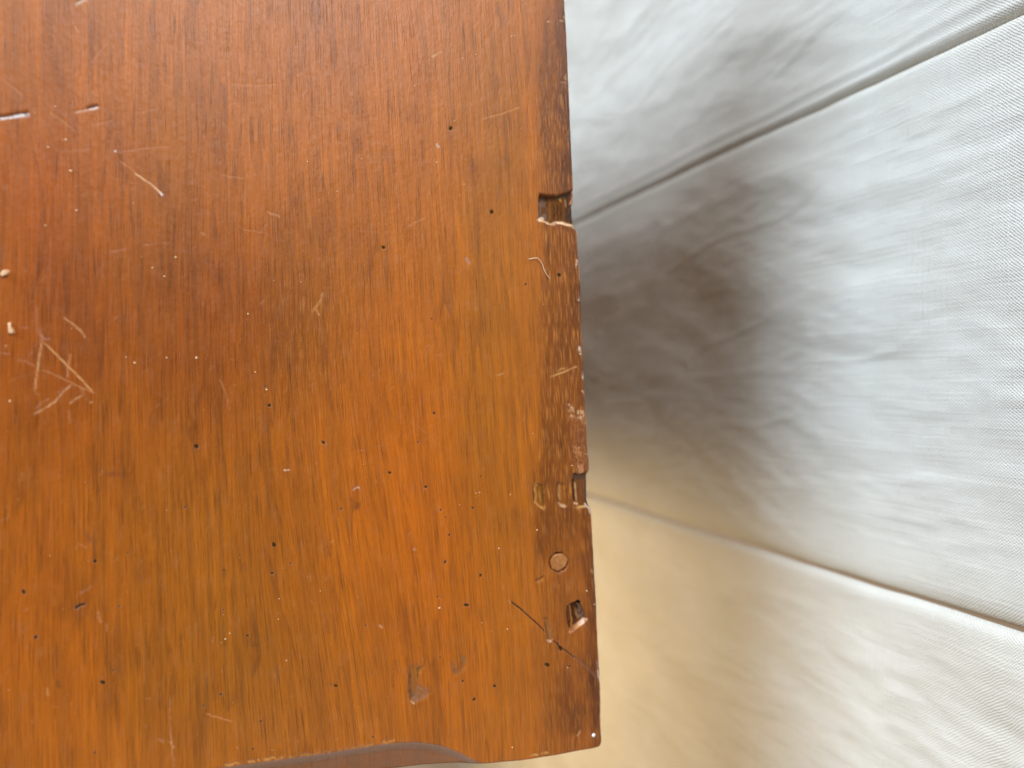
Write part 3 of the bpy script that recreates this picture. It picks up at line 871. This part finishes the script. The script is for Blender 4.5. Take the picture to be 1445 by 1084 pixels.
# small raised white speck near the corner
px_, py_ = on_board(837.5, 1037.5)
bm = bmesh.new()
bmesh.ops.create_icosphere(bm, subdivisions=2, radius=0.00046)
for v in bm.verts:
    v.co.z *= 0.55; v.co.x *= 1.05
pd = bm_obj('white_speck', bm, M_SPECK, board)
pd.location = (px_ - off0[0], py_ - off0[1], board_z(837, 1037) + 0.00006 - off0[2])

# ------------------------------------------------------------------ loose things on the board
# pale hair
pts = [(745, 366.5), (751, 365), (757, 364.5), (762, 369), (765, 374), (767, 381), (771, 388), (776, 394)]
bm = bmesh.new()
hx_, hy_ = on_board(*np.array(pts).T)
zz = [0.00012, 0.0003, 0.0005, 0.0004, 0.0003, 0.0003, 0.0002, 0.00012]
fine = []
for i in range(len(pts) - 1):
    for k_ in range(4):
        f_ = k_ / 4
        fine.append((hx_[i] * (1 - f_) + hx_[i + 1] * f_, hy_[i] * (1 - f_) + hy_[i + 1] * f_, zz[i] * (1 - f_) + zz[i + 1] * f_))
fine.append((hx_[-1], hy_[-1], zz[-1]))
c0 = np.array(fine).mean(0); c0[2] = 0
prev = None
for i, p in enumerate(fine):
    a_ = np.array(fine[max(i - 1, 0)]); b_ = np.array(fine[min(i + 1, len(fine) - 1)])
    d_ = b_ - a_; d_ /= np.linalg.norm(d_)
    n1 = np.cross(d_, (0, 0, 1)); n1 /= np.linalg.norm(n1); n2 = np.cross(n1, d_)
    r_ = 0.00009 if 0 < i < len(fine) - 1 else 0.00004
    cur = [bm.verts.new(tuple(np.array(p) - c0 + r_ * (math.cos(q) * n1 + math.sin(q) * n2))) for q in (0, 1.57, 3.14, 4.71)]
    if prev:
        for j in range(4):
            bm.faces.new((prev[j], cur[j], cur[(j + 1) % 4], prev[(j + 1) % 4]))
    prev = cur
hair = bm_obj('hair', bm, M_HAIR)
hair.location = c0
tag(hair, 'thin pale bent hair lying on the board just below the notch', 'hair')


def crumb(name, pts, hgt, label):
    bm = bmesh.new()
    x_, y_ = on_board(*np.array(pts).T)
    c = (x_.mean(), y_.mean())
    lo = [bm.verts.new((a - c[0], b - c[1], -0.00005)) for a, b in zip(x_, y_)]
    hi = [bm.verts.new(((a - c[0]) * .72, (b - c[1]) * .78, hgt * random.uniform(.7, 1.2))) for a, b in zip(x_, y_)]
    n = len(lo)
    for j in range(n):
        bm.faces.new((lo[j], lo[(j + 1) % n], hi[(j + 1) % n], hi[j]))
    bm.faces.new(hi)
    bm.faces.new(lo[::-1])
    o = bm_obj(name, bm, M_CRUMB, None, False)
    o.location = (c[0], c[1], 0.00005 + board_z(np.mean([p[0] for p in pts]), np.mean([p[1] for p in pts])))
    tag(o, label, 'wood crumb')
    o['group'] = 'loose wood crumbs on the board'
    return o


crumb('wood_crumb', [(11, 456), (16, 455), (16.5, 461), (20, 465), (21, 470), (17, 472), (12, 471), (12, 464)], 0.0007, 'peach coloured elongated wood crumb just left above the scratched triangle')
crumb('wood_crumb.001', [(-1, 388), (3, 382), (9, 380.5), (15, 383), (13, 387), (8, 389), (3, 391)], 0.0006, 'pale jagged wood crumb at the left side above the elongated peach crumb')

# dust specks all over the board: nobody could count them
bm = bmesh.new()
rs = np.random.RandomState(12)
spots = [(8, 488, 1.3), (14, 566, 1.8), (78, 150, 1.5), (93, 197, 2), (100, 241, 2.2), (68, 208, 1.5), (108, 297, 2), (64, 318, 1.5), (215, 378, 1.8), (248, 363, 2), (350, 443, 1.6), (277, 505, 2), (190, 512, 2), (235, 505, 1.8), (178, 504, 1.4), (232, 390, 1.6),
         (394, 845, 1.2), (452, 834, 1.1), (404, 932, 1.5), (393, 874, 1.2), (506, 998, 1), (620, 858, 2), (680, 879, 1.1), (704, 774, 1.8), (677, 695, 1.2), (672, 696, 1.1), (318, 902, 1.8), (324, 894, 1.3), (312, 907, 1), (585, 121, 1.1), (653, 82, 1.2), (722, 51, 1.6), (726, 50, 1.4),
         (672, 77, 1.2), (434, 228, 1.4), (476, 270, 1.3), (616, 229, 1.3), (655, 260, 1.3), (510, 224, 1.3), (807, 657, 1.6), (818, 632, 1.5), (828, 834, 1.8), (839, 853, 1.5), (801, 942, 1.6), (827, 641, 1.3), (720, 698, 1.2), (758, 748, 1.8), (716, 888, 1.6), (723, 1055, 1.6), (752, 612, 1.2), (376, 550, 1.7), (360, 525, 1.6)]
for _ in range(150):
    spots.append((rs.uniform(0, 835), rs.uniform(0, 1060), abs(rs.normal(0, .35)) + 0.35))
for x_, y_, r_ in spots:
    a, b = on_board(x_, y_)
    if a > r_of(np.array(b)) - 0.0006:
        continue
    z_ = board_z(x_, y_)
    n = 6
    ph = rs.uniform(0, 6.28); sc_ = 0.00013 * r_; el = rs.uniform(.55, 1.0)
    ring_ = [bm.verts.new((a + sc_ * math.cos(ph + j * 6.283 / n) * rs.uniform(.7, 1.2), b + sc_ * el * math.sin(ph + j * 6.283 / n) * rs.uniform(.7, 1.2), z_ - 0.00002)) for j in range(n)]
    tp = bm.verts.new((a, b, z_ + sc_ * 0.7))
    for j in range(n):
        bm.faces.new((ring_[j], ring_[(j + 1) % n], tp))
dust = bm_obj('dust', bm, M_DUST)
dust['kind'] = 'stuff'
dust['label'] = 'fine pale dust specks scattered over the wooden board'
